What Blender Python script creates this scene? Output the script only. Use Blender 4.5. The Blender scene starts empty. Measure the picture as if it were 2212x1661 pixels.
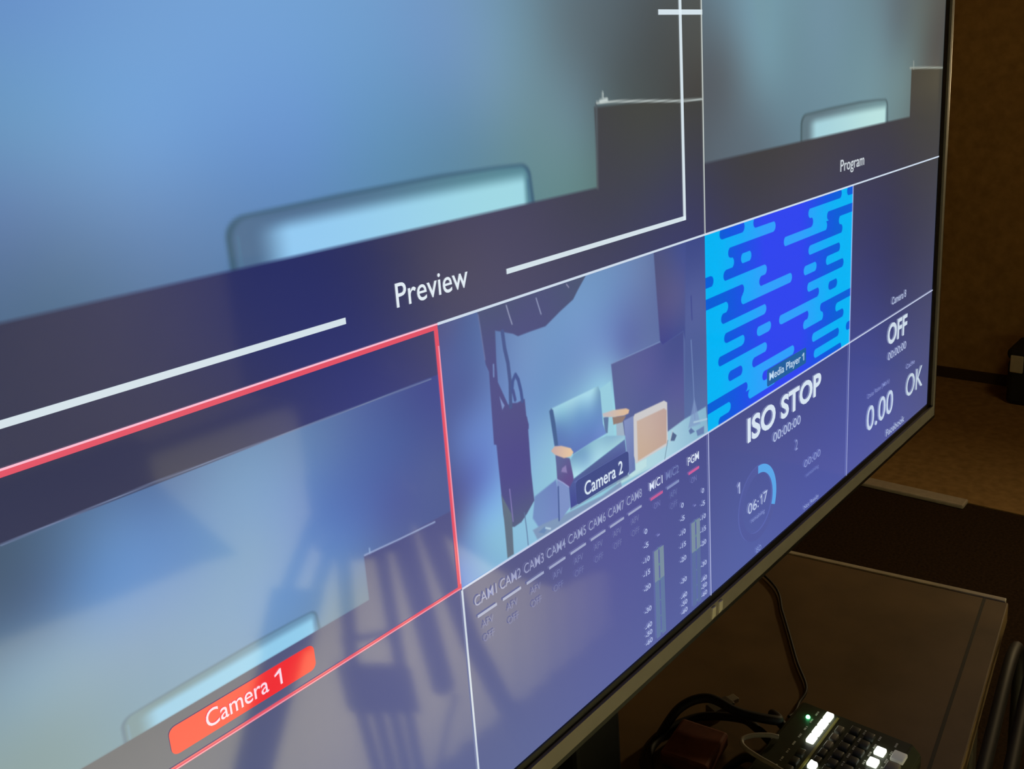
import bpy, bmesh, math
import numpy as np
from mathutils import Matrix, Vector

# ------------------------------------------------------------------ camera, world, lights, exposure
scene = bpy.context.scene
COL = scene.collection
cam_data = bpy.data.cameras.new('camera')
cam = bpy.data.objects.new('camera', cam_data)
COL.objects.link(cam)
cam.matrix_world = Matrix(((0.64967, 0.238208, -0.721932, -0.70626),
                           (-0.757233, 0.118728, -0.642263, -0.40828),
                           (-0.067279, 0.96393, 0.257513, 1.51496),
                           (0, 0, 0, 1)))
cam_data.sensor_fit = 'HORIZONTAL'
cam_data.sensor_width = 36.0
cam_data.lens = 33.2615
cam_data.shift_x = -0.00578
cam_data.shift_y = -0.05836
cam_data.clip_start = 0.02
scene.camera = cam

vs = scene.view_settings
vs.view_transform = 'Standard'
vs.look = 'None'
vs.exposure = 0.0
vs.gamma = 1.0
vs.use_curve_mapping = False
scene.cycles.use_denoising = True

world = bpy.data.worlds.new('world')
scene.world = world
world.use_nodes = True
world.node_tree.nodes['Background'].inputs[0].default_value = (0.010, 0.007, 0.004, 1)
world.node_tree.nodes['Background'].inputs[1].default_value = 0.3


def aim(o, target):
    d = Vector(target) - o.location
    o.rotation_euler = d.to_track_quat('-Z', 'Y').to_euler()


def area(name, loc, target, power, color, size):
    l = bpy.data.lights.new(name, 'AREA')
    l.energy = power
    l.color = color
    l.size = size
    o = bpy.data.objects.new(name, l)
    COL.objects.link(o)
    o.location = loc
    aim(o, target)
    return o


# warm studio strip light behind the translucent low curtain, unseen fills added for side wall, front wall and table
sl = area('strip_light', (-0.40, -1.75, 0.30), (-0.40, -0.9, 0.42), 25.0, (0.97, 0.92, 0.50), 2.5)
sl.data.shape = 'RECTANGLE'
sl.data.size_y = 0.5
sl.data.spread = math.radians(90)
area('side_wall_fill', (2.3, -0.6, 2.6), (3.4, 0.7, 0.6), 5.0, (1.0, 0.66, 0.28), 0.5)  # added light, brightens the side wall and the floor beside it
fl_ = area('front_wall_fill', (1.0, -2.3, 1.9), (1.0, -3.2, 0.22), 3.6, (1.0, 0.90, 0.56), 0.4)  # added light, makes the far wall show in the screen reflection
fl_.data.spread = math.radians(70)
area('table_fill', (2.6, -0.30, 1.40), (0.2, 0.1, 0.70), 7.5, (1.0, 0.76, 0.40), 0.12)  # added fill from out of view, brightens the tabletop


# ------------------------------------------------------------------ helpers
def lin(c):
    c = np.asarray(c, dtype=float) / 255.0
    return np.where(c <= 0.04045, c / 12.92, ((c + 0.055) / 1.055) ** 2.4)


def mat(name, color, rough=0.6, metal=0.0, spec=0.5, noise=0.0, scale=20.0, emit=None, estr=0.0, bump=0.0):
    m = bpy.data.materials.new(name)
    m.use_nodes = True
    nt = m.node_tree
    b = nt.nodes['Principled BSDF']
    b.inputs['Roughness'].default_value = rough
    b.inputs['Metallic'].default_value = metal
    b.inputs['Specular IOR Level'].default_value = spec
    b.inputs['Base Color'].default_value = (*color, 1)
    if noise or bump:
        tc = nt.nodes.new('ShaderNodeTexCoord')
        nz = nt.nodes.new('ShaderNodeTexNoise')
        nz.inputs['Scale'].default_value = scale
        nz.inputs['Detail'].default_value = 6
        nt.links.new(tc.outputs['Object'], nz.inputs['Vector'])
        if noise:
            mp = nt.nodes.new('ShaderNodeMapRange')
            mp.inputs['From Min'].default_value = 0.3
            mp.inputs['From Max'].default_value = 0.7
            mp.inputs['To Min'].default_value = 1 - noise
            mp.inputs['To Max'].default_value = 1 + noise
            mx = nt.nodes.new('ShaderNodeVectorMath')
            mx.operation = 'SCALE'
            mx.inputs[0].default_value = color
            nt.links.new(nz.outputs['Fac'], mp.inputs['Value'])
            nt.links.new(mp.outputs['Result'], mx.inputs['Scale'])
            nt.links.new(mx.outputs['Vector'], b.inputs['Base Color'])
        if bump:
            bp = nt.nodes.new('ShaderNodeBump')
            bp.inputs['Strength'].default_value = bump
            bp.inputs['Distance'].default_value = 0.01
            nt.links.new(nz.outputs['Fac'], bp.inputs['Height'])
            nt.links.new(bp.outputs['Normal'], b.inputs['Normal'])
    if emit is not None:
        b.inputs['Emission Color'].default_value = (*emit, 1)
        b.inputs['Emission Strength'].default_value = estr
    return m


def screen_mat():
    """glossy panel whose emission is the displayed picture plus painted glow (stored per vertex)"""
    m = bpy.data.materials.new('display_glass')
    m.use_nodes = True
    nt = m.node_tree
    b = nt.nodes['Principled BSDF']
    b.inputs['Base Color'].default_value = (0.004, 0.004, 0.004, 1)
    b.inputs['Roughness'].default_value = 0.07
    b.inputs['IOR'].default_value = 1.75
    at = nt.nodes.new('ShaderNodeVertexColor')
    at.layer_name = 'picture'
    nt.links.new(at.outputs['Color'], b.inputs['Emission Color'])
    b.inputs['Emission Strength'].default_value = 1.0
    return m


def link(name, me, m, parent=None):
    o = bpy.data.objects.new(name, me)
    COL.objects.link(o)
    if m is not None:
        me.materials.append(m)
    if parent is not None:
        o.parent = parent
        o.matrix_parent_inverse = Matrix.Translation(-parent.location)
    return o


def obj(name, bm, m, parent=None, smooth=False):
    me = bpy.data.meshes.new(name)
    bmesh.ops.recalc_face_normals(bm, faces=bm.faces[:])
    bm.to_mesh(me)
    bm.free()
    if smooth:
        for p in me.polygons:
            p.use_smooth = True
    return link(name, me, m, parent)


def tag(o, label, cat, group=None, kind=None):
    o['label'] = label
    o['category'] = cat
    if group:
        o['group'] = group
    if kind:
        o['kind'] = kind
    return o


def thing(name, loc, label, cat, group=None):
    o = bpy.data.objects.new(name, None)
    COL.objects.link(o)
    o.location = loc
    o.empty_display_size = 0.05
    return tag(o, label, cat, group)


def struct(o):
    o['kind'] = 'structure'
    return o


def add_box(bm, lo, hi, bevel=0.0, seg=2, rotz=0.0):
    lo, hi = Vector(lo), Vector(hi)
    c = (lo + hi) / 2
    r = bmesh.ops.create_cube(bm, size=1.0)
    vs_ = r['verts']
    for v in vs_:
        v.co = Vector((v.co.x * (hi.x - lo.x), v.co.y * (hi.y - lo.y), v.co.z * (hi.z - lo.z)))
    if bevel:
        es = list({e for v in vs_ for e in v.link_edges})
        g = bmesh.ops.bevel(bm, geom=es, offset=bevel, segments=seg, affect='EDGES', profile=0.5)
        vs_ = list({v for v in vs_ if v.is_valid} | set(g['verts']))
    M = Matrix.Translation(c) @ Matrix.Rotation(rotz, 4, 'Z')
    for v in vs_:
        v.co = M @ v.co


def box(lo, hi, bevel=0.0, seg=2, rotz=0.0):
    bm = bmesh.new()
    add_box(bm, lo, hi, bevel, seg, rotz)
    return bm


def add_tube(bm, pts, r, n=10, taper=None):
    pts = [Vector(p) for p in pts]
    rings = []
    up = Vector((0.13, 0.21, 0.97)).normalized()
    for i, p in enumerate(pts):
        a = pts[max(i - 1, 0)]
        b = pts[min(i + 1, len(pts) - 1)]
        t = (b - a).normalized()
        x = t.cross(up)
        if x.length < 1e-3:
            x = t.cross(Vector((1, 0, 0)))
        x.normalize()
        y = t.cross(x)
        rr = r if taper is None else r + (taper - r) * i / (len(pts) - 1)
        rings.append([bm.verts.new(p + rr * (math.cos(2 * math.pi * k / n) * x + math.sin(2 * math.pi * k / n) * y)) for k in range(n)])
    for A, B in zip(rings, rings[1:]):
        for k in range(n):
            bm.faces.new((A[k], A[(k + 1) % n], B[(k + 1) % n], B[k]))
    bm.faces.new(rings[0][::-1])
    bm.faces.new(rings[-1])


def tube(pts, r, n=10, taper=None):
    bm = bmesh.new()
    add_tube(bm, pts, r, n, taper)
    return bm


def spline(pts, n=10):
    P = [Vector(p) for p in pts]
    P = [2 * P[0] - P[1]] + P + [2 * P[-1] - P[-2]]
    out = []
    for i in range(1, len(P) - 2):
        for k in range(n):
            t = k / n
            a, b, c, d = P[i - 1], P[i], P[i + 1], P[i + 2]
            out.append(0.5 * ((2 * b) + (c - a) * t + (2 * a - 5 * b + 4 * c - d) * t * t + (3 * b - a - 3 * c + d) * t ** 3))
    out.append(P[-2])
    return out


# ------------------------------------------------------------------ materials
M_glass = screen_mat()
M_gap = mat('bezel_black', (0.004, 0.0035, 0.003), 0.4)
M_bezel = mat('bezel_satin', (0.29, 0.26, 0.245), 0.6, 0.0, 0.15, 0.04, 60)
M_tvback = mat('tv_back_plastic', (0.012, 0.011, 0.01), 0.55, noise=0.15, scale=80)
M_emblem = mat('emblem_pale', (0.75, 0.70, 0.62), 0.35)
M_wood = mat('table_ply', (0.25, 0.158, 0.075), 0.62, 0, 0.35, 0.22, 9, bump=0.05)
M_edge = mat('table_edge_lit', (0.85, 0.76, 0.62), 0.5, noise=0.15, scale=40)  # light caught along the table end is painted into this pale tone
M_leg = mat('table_leg_dark', (0.03, 0.022, 0.015), 0.5, noise=0.1, scale=30)
M_wall = mat('brown_wall_paint', (0.34, 0.205, 0.075), 0.9, 0, 0.2, 0.16, 26, bump=0.15)
M_wallfar = mat('far_wall_paint', (0.60, 0.54, 0.46), 0.9, 0, 0.2, 0.08, 12)
M_ceil = mat('ceiling_paint', (0.05, 0.045, 0.04), 0.9, noise=0.1, scale=10)
M_carpet = mat('dark_carpet', (0.030, 0.017, 0.009), 0.95, 0, 0.1, 0.35, 120, bump=0.3)
M_floor2 = mat('brown_floor', (0.30, 0.185, 0.075), 0.8, 0, 0.2, 0.2, 30, bump=0.1)
M_skirt = mat('skirting_dark', (0.035, 0.016, 0.008), 0.6, noise=0.1, scale=30)
M_strip = mat('threshold_grey', (0.42, 0.36, 0.30), 0.5, 0.0, 0.4, 0.08, 50)
M_blk = mat('matte_black', (0.006, 0.0055, 0.006), 0.6, 0, 0.3, 0.1, 60)
M_cable = mat('cable_black', (0.010, 0.007, 0.007), 0.6, noise=0.1, scale=90)
M_cablew = mat('cable_pale_grey', (0.50, 0.47, 0.42), 0.5, noise=0.06, scale=90)
M_maroon = mat('maroon_card', (0.24, 0.075, 0.045), 0.7, noise=0.15, scale=60)
M_greyp = mat('grey_plug', (0.16, 0.14, 0.11), 0.5, noise=0.1, scale=60)
M_dev = mat('switcher_body', (0.055, 0.064, 0.038), 0.5, 0, 0.4, 0.1, 60)  # greenish bleed from the glowing keys is mixed into the body colour
M_keyd = mat('key_dark', (0.085, 0.092, 0.078), 0.45, noise=0.06, scale=90)
M_keyg = mat('key_grey', (0.36, 0.36, 0.31), 0.45, noise=0.05, scale=90)
M_keyw = mat('key_white', (0.72, 0.70, 0.60), 0.4, noise=0.04, scale=90, emit=(1, 0.98, 0.85), estr=0.10)
M_keylit = mat('key_lit', (0.8, 0.8, 0.75), 0.4, noise=0.03, scale=90, emit=(0.95, 1.0, 0.86), estr=2.4)
M_led = mat('led_green', (0.1, 0.6, 0.25), 0.3, noise=0.03, scale=90, emit=(0.12, 1.0, 0.35), estr=9.0)
M_print = mat('panel_print', (0.75, 0.77, 0.68), 0.6, noise=0.03, scale=90)
M_groove = mat('panel_groove', (0.42, 0.40, 0.10), 0.6, noise=0.05, scale=60)
M_curtain = mat('curtain_cloth', (0.80, 0.76, 0.68), 0.9, 0, 0.1, 0.05, 30)
_nt = M_curtain.node_tree
_tr = _nt.nodes.new('ShaderNodeBsdfTranslucent')
_tr.inputs['Color'].default_value = (0.85, 0.80, 0.66, 1)
_mx = _nt.nodes.new('ShaderNodeMixShader')
_mx.inputs[0].default_value = 0.6
_nt.links.new(_nt.nodes['Principled BSDF'].outputs[0], _mx.inputs[1])
_nt.links.new(_tr.outputs[0], _mx.inputs[2])
_nt.links.new(_mx.outputs[0], _nt.nodes['Material Output'].inputs['Surface'])
M_tri = mat('tripod_black', (0.010, 0.010, 0.012), 0.5, noise=0.1, scale=60)
M_case = mat('case_black', (0.007, 0.0065, 0.007), 0.7, noise=0.1, scale=50)
M_latch = mat('latch_pale', (0.52, 0.48, 0.40), 0.4, 0.2, noise=0.05, scale=60)

# ------------------------------------------------------------------ the room
ZT = 0.705     # table top height
struct(obj('floor', box((-2.6, -3.3, -0.06), (4.2, 1.7, 0.0)), M_carpet))
fl = struct(obj('trim_1', box((2.46, -3.2, 0.0), (3.75, 1.6, 0.004)), M_floor2))
fl['label'] = 'brown floor covering along the side wall'
struct(obj('wall_right', box((3.75, -3.3, 0.0), (3.87, 1.7, 2.75)), M_wall))
struct(obj('wall_back', box((-2.6, 1.6, 0.0), (3.75, 1.72, 2.75)), M_wall))
struct(obj('wall_front', box((-2.6, -3.32, 0.0), (3.75, -3.2, 2.75)), M_wallfar))
struct(obj('wall_left', box((-2.72, -3.3, 0.0), (-2.6, 1.7, 2.75)), M_wallfar))
struct(obj('ceiling', box((-2.72, -3.32, 2.75), (3.87, 1.72, 2.85)), M_ceil))
struct(obj('baseboard_right', box((3.728, -3.2, 0.004), (3.75, 1.6, 0.050)), M_skirt))

# grey strip on the floor where the dark carpet ends
st = obj('threshold_strip', box((2.405, 0.425, 0.0), (2.462, 1.45, 0.016), 0.005), M_strip)
tag(st, 'grey flat strip on the dark floor beyond the table end', 'floor strip')

# ------------------------------------------------------------------ the television
SW, SH = 1.287920, 0.724455          # size of the whole video signal; the set crops its rim
ZC = 1.37
UX0, UX1, UY0, UY1 = 0.0273 * 1920, 0.9727 * 1920, 0.022 * 1080, 0.978 * 1080


def W3(x, y, d=0.0):
    """video pixel (1920x1080) -> place on the screen; d = distance in front of the panel"""
    return np.stack([(x / 1920 - 0.5) * SW, np.full(np.shape(x), -d), ZC + (0.5 - y / 1080) * SH], -1)


tv = thing('television', (0, 0.12, ZT), 'large flat screen television showing a grid of video camera pictures', 'television')


def mesh_grid(name, xs, ys, colours, d, parent):
    nx, ny = len(xs), len(ys)
    X, Y = np.meshgrid(xs, ys)
    co = W3(X, Y, d).reshape(-1, 3)
    i = np.arange(nx * ny).reshape(ny, nx)
    f = np.stack([i[:-1, :-1], i[1:, :-1], i[1:, 1:], i[:-1, 1:]], -1).reshape(-1, 4)
    me = bpy.data.meshes.new(name)
    me.vertices.add(len(co))
    me.vertices.foreach_set('co', co.astype(np.float32).ravel())
    me.loops.add(f.size)
    me.loops.foreach_set('vertex_index', f.astype(np.int32).ravel())
    me.polygons.add(len(f))
    me.polygons.foreach_set('loop_start', np.arange(0, f.size, 4, dtype=np.int32))
    me.polygons.foreach_set('loop_total', np.full(len(f), 4, dtype=np.int32))
    me.update(calc_edges=True)
    a = me.attributes.new('picture', 'FLOAT_COLOR', 'POINT')
    rgba = np.ones((len(co), 4), np.float32)
    rgba[:, :3] = lin(np.clip(colours.reshape(-1, 3), 0, 255))
    a.data.foreach_set('color', rgba.ravel())
    return link(name, me, M_glass, parent)


def flat_mesh(name, verts, faces, colour, d, parent):
    """sharp on-screen graphic: polygons in video pixels, one colour"""
    v = np.array(verts, float)
    co = W3(v[:, 0], v[:, 1], d)
    me = bpy.data.meshes.new(name)
    me.from_pydata([tuple(c) for c in co], [], faces)
    a = me.attributes.new('picture', 'FLOAT_COLOR', 'POINT')
    c = np.ones((len(co), 4), np.float32)
    c[:, :3] = lin(colour)
    a.data.foreach_set('color', c.ravel())
    return link(name, me, M_glass, parent)


def rects(name, rs, colour, d, parent):
    v, f = [], []
    for x0, y0, x1, y1 in rs:
        k = len(v)
        v += [(x0, y1), (x1, y1), (x1, y0), (x0, y0)]
        f.append((k, k + 1, k + 2, k + 3))
    return flat_mesh(name, v, f, colour, d, parent)


def rrect(name, x0, y0, x1, y1, r, colour, d, parent):
    v = []
    for cx, cy, a0 in ((x1 - r, y1 - r, 0), (x0 + r, y1 - r, 90), (x0 + r, y0 + r, 180), (x1 - r, y0 + r, 270)):
        for k in range(7):
            a = math.radians(a0 + 15 * k)
            v.append((cx + r * math.cos(a), cy + r * math.sin(a)))
    return flat_mesh(name, v, [tuple(range(len(v)))[::-1]], colour, d, parent)


def text(name, body, x0, y0, x1, y1, colour, d, parent, bold=0.0, ones=(), stem=0.22):
    """lettering fitted to a box given in video pixels (y0 top of the capitals, y1 the lowest point)"""
    cu = bpy.data.curves.new(name, 'FONT')
    cu.body = body
    cu.offset = bold
    cu.resolution_u = 4
    t = bpy.data.objects.new(name, cu)
    COL.objects.link(t)
    dg = bpy.context.evaluated_depsgraph_get()
    me = bpy.data.meshes.new_from_object(t.evaluated_get(dg))
    bpy.data.objects.remove(t)
    bpy.data.curves.remove(cu)
    n = len(me.vertices)
    co = np.empty(n * 3, np.float32)
    me.vertices.foreach_get('co', co)
    co = co.reshape(-1, 3)
    lo, hi = co.min(0), co.max(0)
    X = x0 + (co[:, 0] - lo[0]) / (hi[0] - lo[0]) * (x1 - x0)
    Y = y1 - (co[:, 1] - lo[1]) / (hi[1] - lo[1]) * (y1 - y0)
    me.vertices.foreach_set('co', W3(X, Y, d).astype(np.float32).ravel())
    if ones:                          # figure one with its flag, drawn as a small polygon
        bm = bmesh.new()
        bm.from_mesh(me)
        for a0, b0, a1, b1 in ones:
            w, h = a1 - a0, b1 - b0
            s_ = stem * h
            p = [(a1 - s_, b1), (a1, b1), (a1, b0), (a1 - 0.75 * s_, b0), (a0, b0 + 0.24 * h), (a0, b0 + 0.24 * h + 0.9 * s_), (a1 - s_, b0 + 0.24 * h)]
            q = np.array(p)
            vv = [bm.verts.new(c) for c in W3(q[:, 0], q[:, 1], d)]
            bm.faces.new((vv[0], vv[1], vv[2], vv[3], vv[6]))
            bm.faces.new((vv[6], vv[3], vv[4], vv[5]))
        bm.to_mesh(me)
        bm.free()
        n = len(me.vertices)
    me.name = name
    me.materials.clear()
    a = me.attributes.new('picture', 'FLOAT_COLOR', 'POINT')
    c = np.ones((n, 4), np.float32)
    c[:, :3] = lin(colour)
    a.data.foreach_set('color', c.ravel())
    me.update()
    return link(name, me, M_glass, parent)


def field(X, Y, samples, ridge=0.02):
    """smooth colour field through sample colours (multiquadric interpolation)"""
    S = np.array(samples, float)
    P, V = S[:, :2], S[:, 2:]
    D = np.hypot(P[:, None, 0] - P[None, :, 0], P[:, None, 1] - P[None, :, 1])
    sp = np.sort(D + 1e9 * np.eye(len(P)), 1)[:, 0]
    sc = max(np.median(sp), 1e-3)
    m = V.mean(0)
    w = np.linalg.solve(-np.sqrt((D / sc) ** 2 + 0.6) - ridge * np.eye(len(P)) + 1e3 * np.ones(D.shape), V - m)
    out = np.zeros(X.shape + (3,)) + m
    for (x, y), k in zip(P, w):
        out += (1e3 - np.sqrt(((X - x) ** 2 + (Y - y) ** 2) / sc ** 2 + 0.6))[..., None] * k
    return np.clip(out, V.min(0) - 6, V.max(0) + 6)


class Canvas:
    def __init__(self, x0, y0, x1, y1, nx, ny):
        self.xs = np.linspace(max(x0, UX0), min(x1, UX1), nx)
        self.ys = np.linspace(max(y0, UY0), min(y1, UY1), ny)
        self.X, self.Y = np.meshgrid(self.xs, self.ys)
        self.px = (self.xs[-1] - self.xs[0]) / (nx - 1)
        self.c = np.zeros(self.X.shape + (3,))

    def colour(self, col):
        if callable(col):
            return col(self.X, self.Y)
        if isinstance(col, list):
            return field(self.X, self.Y, col)
        return np.broadcast_to(np.array(col, float), self.c.shape)

    def blend(self, a, col):
        a = a[..., None]
        self.c = self.c * (1 - a) + self.colour(col) * a

    def fill(self, col):
        self.c = np.array(self.colour(col), float)

    def poly(self, pts, col, soft=None, alpha=1.0):
        soft = soft or self.px * 0.75
        P = np.array([p[:2] for p in pts], float)
        Q = np.roll(P, -1, 0)
        X, Y = self.X, self.Y
        inside = np.zeros(X.shape, bool)
        dist = np.full(X.shape, 1e9)
        for (ax, ay), (bx, by) in zip(P, Q):
            if ay != by:
                cond = (ay > Y) != (by > Y)
                inside ^= cond & (X < (bx - ax) * (Y - ay) / (by - ay) + ax)
            dx, dy = bx - ax, by - ay
            t = np.clip(((X - ax) * dx + (Y - ay) * dy) / (dx * dx + dy * dy + 1e-9), 0, 1)
            dist = np.minimum(dist, np.hypot(X - ax - t * dx, Y - ay - t * dy))
        sd = np.where(inside, dist, -dist)
        a = np.clip(sd / (2 * soft) + 0.5, 0, 1)
        self.blend(a * a * (3 - 2 * a) * alpha, col)

    def line(self, pts, w, col, soft=None, alpha=1.0):
        soft = soft or self.px * 0.75
        X, Y = self.X, self.Y
        dist = np.full(X.shape, 1e9)
        for (ax, ay), (bx, by) in zip([p[:2] for p in pts], [p[:2] for p in pts[1:]]):
            dx, dy = bx - ax, by - ay
            t = np.clip(((X - ax) * dx + (Y - ay) * dy) / (dx * dx + dy * dy + 1e-9), 0, 1)
            dist = np.minimum(dist, np.hypot(X - ax - t * dx, Y - ay - t * dy))
        a = np.clip((w / 2 - dist) / (2 * soft) + 0.5, 0, 1)
        self.blend(a * a * (3 - 2 * a) * alpha, col)

    def stripe(self, x0, x1, y0, y1, col):
        """bar with round ends filling one row of the pattern"""
        r = (y1 - y0) / 2
        row = (self.Y >= y0) & (self.Y < y1)
        dy = np.clip(np.abs(self.Y - (y0 + y1) / 2) / r, 0, 1)
        off = r * (1 - np.sqrt(np.clip(1 - dy * dy, 0, 1)))
        a = np.minimum(self.X - x0 - off, x1 - off - self.X) / self.px + 0.5
        self.blend(np.where(row, np.clip(a, 0, 1), 0.0), col)

    def mesh(self, name, d, parent):
        return mesh_grid(name, self.xs, self.ys, self.c, d, parent)


# video black: backlight leak plus viewing-angle glow and room reflection painted into the colour
BLACK_GLOW = [(130.6,471.6,48,52,82), (276.9,472.1,44,49,98), (384.2,484.7,47,51,100), (491.7,482,70,68,95), (525.2,453.8,74,71,94), (450.7,490.7,64,64,96), (742.7,463.4,66,67,82), (837.5,407.9,67,69,72), (1057.5,489.7,62,62,74), (1274.4,469.9,66,65,73), (1758.5,452.9,66,66,64), (1566.4,638.2,56,58,96), (1643.5,737.8,58,61,102), (1539,844.1,66,73,138), (1717.9,987.3,78,84,142), (1202.8,944.3,78,86,154), (1050.5,997.9,84,95,160), (861.3,948.7,84,90,152), (713.3,850.5,86,87,148), (586,849.7,88,90,138), (402.6,808.9,92,95,140), (530.3,1017.9,95,103,148), (350.5,900.5,90,95,138), (219.5,814.9,82,88,122), (117.3,763.2,76,82,108), (123,569.5,56,58,84), (259.5,575.6,58,60,96), (395.6,580.6,58,62,118), (914.2,516.5,60,62,96)]


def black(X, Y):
    return field(X, Y, BLACK_GLOW)


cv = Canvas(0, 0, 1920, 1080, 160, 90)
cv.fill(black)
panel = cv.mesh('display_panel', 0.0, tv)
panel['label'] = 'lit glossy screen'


def feed(c, ox, oy, w, h, blue, hi, rim):
    """the picture of the first studio camera: blue backdrop, back of a chair, dark block, black bars"""
    P = lambda L: [(ox + u * w, oy + v * h) for u, v in L]
    c.fill(blue)
    k = w / 960.0
    # chair back
    arc = lambda cu, cv_, ru, rv, a0, a1: [(cu + ru * math.cos(math.radians(a)), cv_ - rv * math.sin(math.radians(a))) for a in np.linspace(a0, a1, 9)]
    top = [(.291, .86)] + arc(.3105, .790, .0195, .028, 180, 92) + [(.40, .757), (.52, .754), (.60, .757)] + arc(.636, .786, .0155, .026, 88, 5) + [(.656, .86)]
    c.poly(P(top), rim, 3.0 * k)
    sm = lambda a, b, x: np.clip((x - a) / (b - a), 0, 1) ** 2 * (3 - 2 * np.clip((x - a) / (b - a), 0, 1))

    def leather(X, Y):
        u, v = (X - ox) / w, (Y - oy) / h
        vt = .757 + .10 * (u - .5) ** 2
        m = (sm(.010, .040, v - vt) * sm(.312, .352, u) * (1 - sm(.636, .646, u)))[..., None]
        tt = sm(.33, .62, u)[..., None]
        return (1 - m) * ((1 - tt) * np.array(hi[0], float) + tt * np.array(hi[1], float)) + m * ((1 - tt) * np.array(hi[2], float) + tt * np.array(hi[3], float))
    inner = [(.2965, .86)] + arc(.313, .794, .0165, .028, 180, 92) + [(.40, .7615), (.52, .7590), (.60, .7610)] + arc(.634, .789, .0135, .025, 88, 5) + [(.6505, .86)]
    c.poly(P(inner), leather, 3.5 * k)
    c.line(P([(.6455, .79), (.6475, .86)]), 1.6 * k, tuple(q * 1.25 for q in rim), alpha=0.8)
    c.line(P([(.3015, .79), (.3005, .86)]), 1.6 * k, tuple(q * 1.3 for q in rim), alpha=0.8)
    # black bars and the dark block at the right
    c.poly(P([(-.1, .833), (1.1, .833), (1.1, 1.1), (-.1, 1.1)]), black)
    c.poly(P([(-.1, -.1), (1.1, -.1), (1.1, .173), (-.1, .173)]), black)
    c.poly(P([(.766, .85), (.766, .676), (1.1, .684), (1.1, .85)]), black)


def hl(ox, oy, w, h, rows):
    return [(ox + u * w, oy + v * h, r, g, b) for u, v, r, g, b in rows]


# ---- preview window
cv = Canvas(0, 0, 960, 540, 460, 270)
feed(cv, 0, 0, 960, 540,
     [(155.6,262.8,104,146,200), (237.2,290.9,114,160,212), (348.2,280.5,114,160,212), (226.5,349.8,110,156,208), (139.9,341.6,104,146,190), (131.9,381.9,94,128,172), (150.4,428.4,80,112,150), (212.2,428.5,88,124,168), (269.5,402.6,98,138,188), (356.5,362.2,104,148,202), (435.7,295.9,110,155,202), (423.9,379.8,98,144,186), (514.7,297.8,112,150,192), (534.1,379,100,140,168), (576.9,332.4,112,148,174), (608.2,283.4,112,146,168), (631.8,388.3,106,140,150), (692.9,284.4,98,118,128), (693,370.7,104,132,142), (711.1,439.3,98,130,132), (781.6,285.4,84,96,102), (777.5,342.9,82,94,98), (863.6,286.3,76,82,84), (880,348.3,72,76,76), (944.2,308.5,76,78,76), (942.4,357,70,70,68)],
     [(82, 112, 146), (90, 136, 150), (148, 202, 242), (160, 216, 228)],
     (62, 94, 118))
cv.line([(739.4,362.8), (735.2,449.9)], 3.5, (84, 92, 98), 2.0)
cv.line([(740.4,360.9), (776.2,361.9), (839.9,365.6), (909.8,370.2), (958.4,371.2)], 2.4, (176, 186, 184), 1.2)
cv.line([(747.2,360), (759.1,358.8)], 4, (196, 208, 206), 1.5)
cv.line([(752,351.1), (751.7,356.4)], 2.4, (180, 192, 190), 1.2)
cv.mesh('video_picture', 0.0004, panel)['label'] = 'blue backdrop with the back of a chair, large preview picture'
# ---- program window: same feed, viewing-angle shift and reflection painted into its greyer colours
cv = Canvas(960, 0, 1920, 540, 400, 230)
feed(cv, 960, 0, 960, 540,
     [(977.9,287.6,94,110,120), (1011,338.2,92,104,112), (1060.3,288.5,110,138,152), (1124.6,342.9,112,144,158), (1194.2,302.3,112,146,160), (1317.5,291.3,112,144,160), (1441.9,320.8,110,142,154), (1537.7,293.8,106,132,142), (1622.8,294.7,98,116,122), (1652.4,365.1,104,128,132), (1737,280.1,94,104,102), (1795.6,346.1,84,88,86), (1009,424.2,90,102,112), (1110.9,421.5,98,118,130), (1195.7,409.5,104,132,146), (1354.7,373.2,110,142,156), (1504.7,388.5,112,144,154), (1624.8,426.7,108,134,138)],
     [(98, 120, 130), (112, 144, 150), (166, 210, 220), (186, 226, 224)],
     (72, 92, 98))
cv.line([(1687.1,364.2), (1772.8,366.9), (1879,371.2)], 3.4, (150, 158, 150), 1.8)
cv.line([(1704.9,353.7), (1706.3,365.8)], 3.4, (150, 160, 152), 1.8)
cv.mesh('video_picture', 0.0004, panel)['label'] = 'blue backdrop with the back of a chair, program picture'
# ---- first camera window
cv = Canvas(0, 540, 480, 810, 430, 280)
feed(cv, 0, 540, 480, 270,
     [(89.6,593.8,74,94,118), (99.3,631.3,84,108,140), (131.1,606.1,88,118,156), (162.4,609.7,98,134,182), (193.2,590.8,92,122,168), (208.4,648.4,108,146,196), (138.3,651.1,104,142,190), (235.1,603.7,104,140,184), (275.9,600.4,106,144,188), (263.9,674,112,152,196), (298.5,648.8,104,142,196), (342.3,604.5,94,122,172), (333.5,663.3,92,124,186), (382.9,597.6,84,104,160), (415.5,630.1,78,96,156), (435.9,601.8,74,86,146), (464.8,601.9,72,80,142), (406.8,693.7,84,98,158), (453.6,689.6,84,96,150), (450.8,711.9,84,96,150), (350.7,713.9,98,130,184), (162.8,700.5,118,152,188), (117.8,675.6,116,150,184), (87.6,676,110,144,174), (91.7,731.4,110,142,160), (156.6,734.9,112,148,178), (213.7,728.7,114,152,190), (278,721.8,108,148,198), (345.9,747.1,106,134,170)],
     [(106, 138, 156), (108, 150, 184), (140, 194, 226), (146, 204, 236)],
     (84, 116, 146))
cv.line([(368.8,721.7), (408.3,724.1), (453.8,726.1)], 1.6, (150, 166, 206), 0.7)
cv.line([(91,587.1), (194.2,584.9), (317.2,586.6), (394.6,587.5), (466.5,588.2)], 1.0, (120, 134, 168), 0.6)
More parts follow.
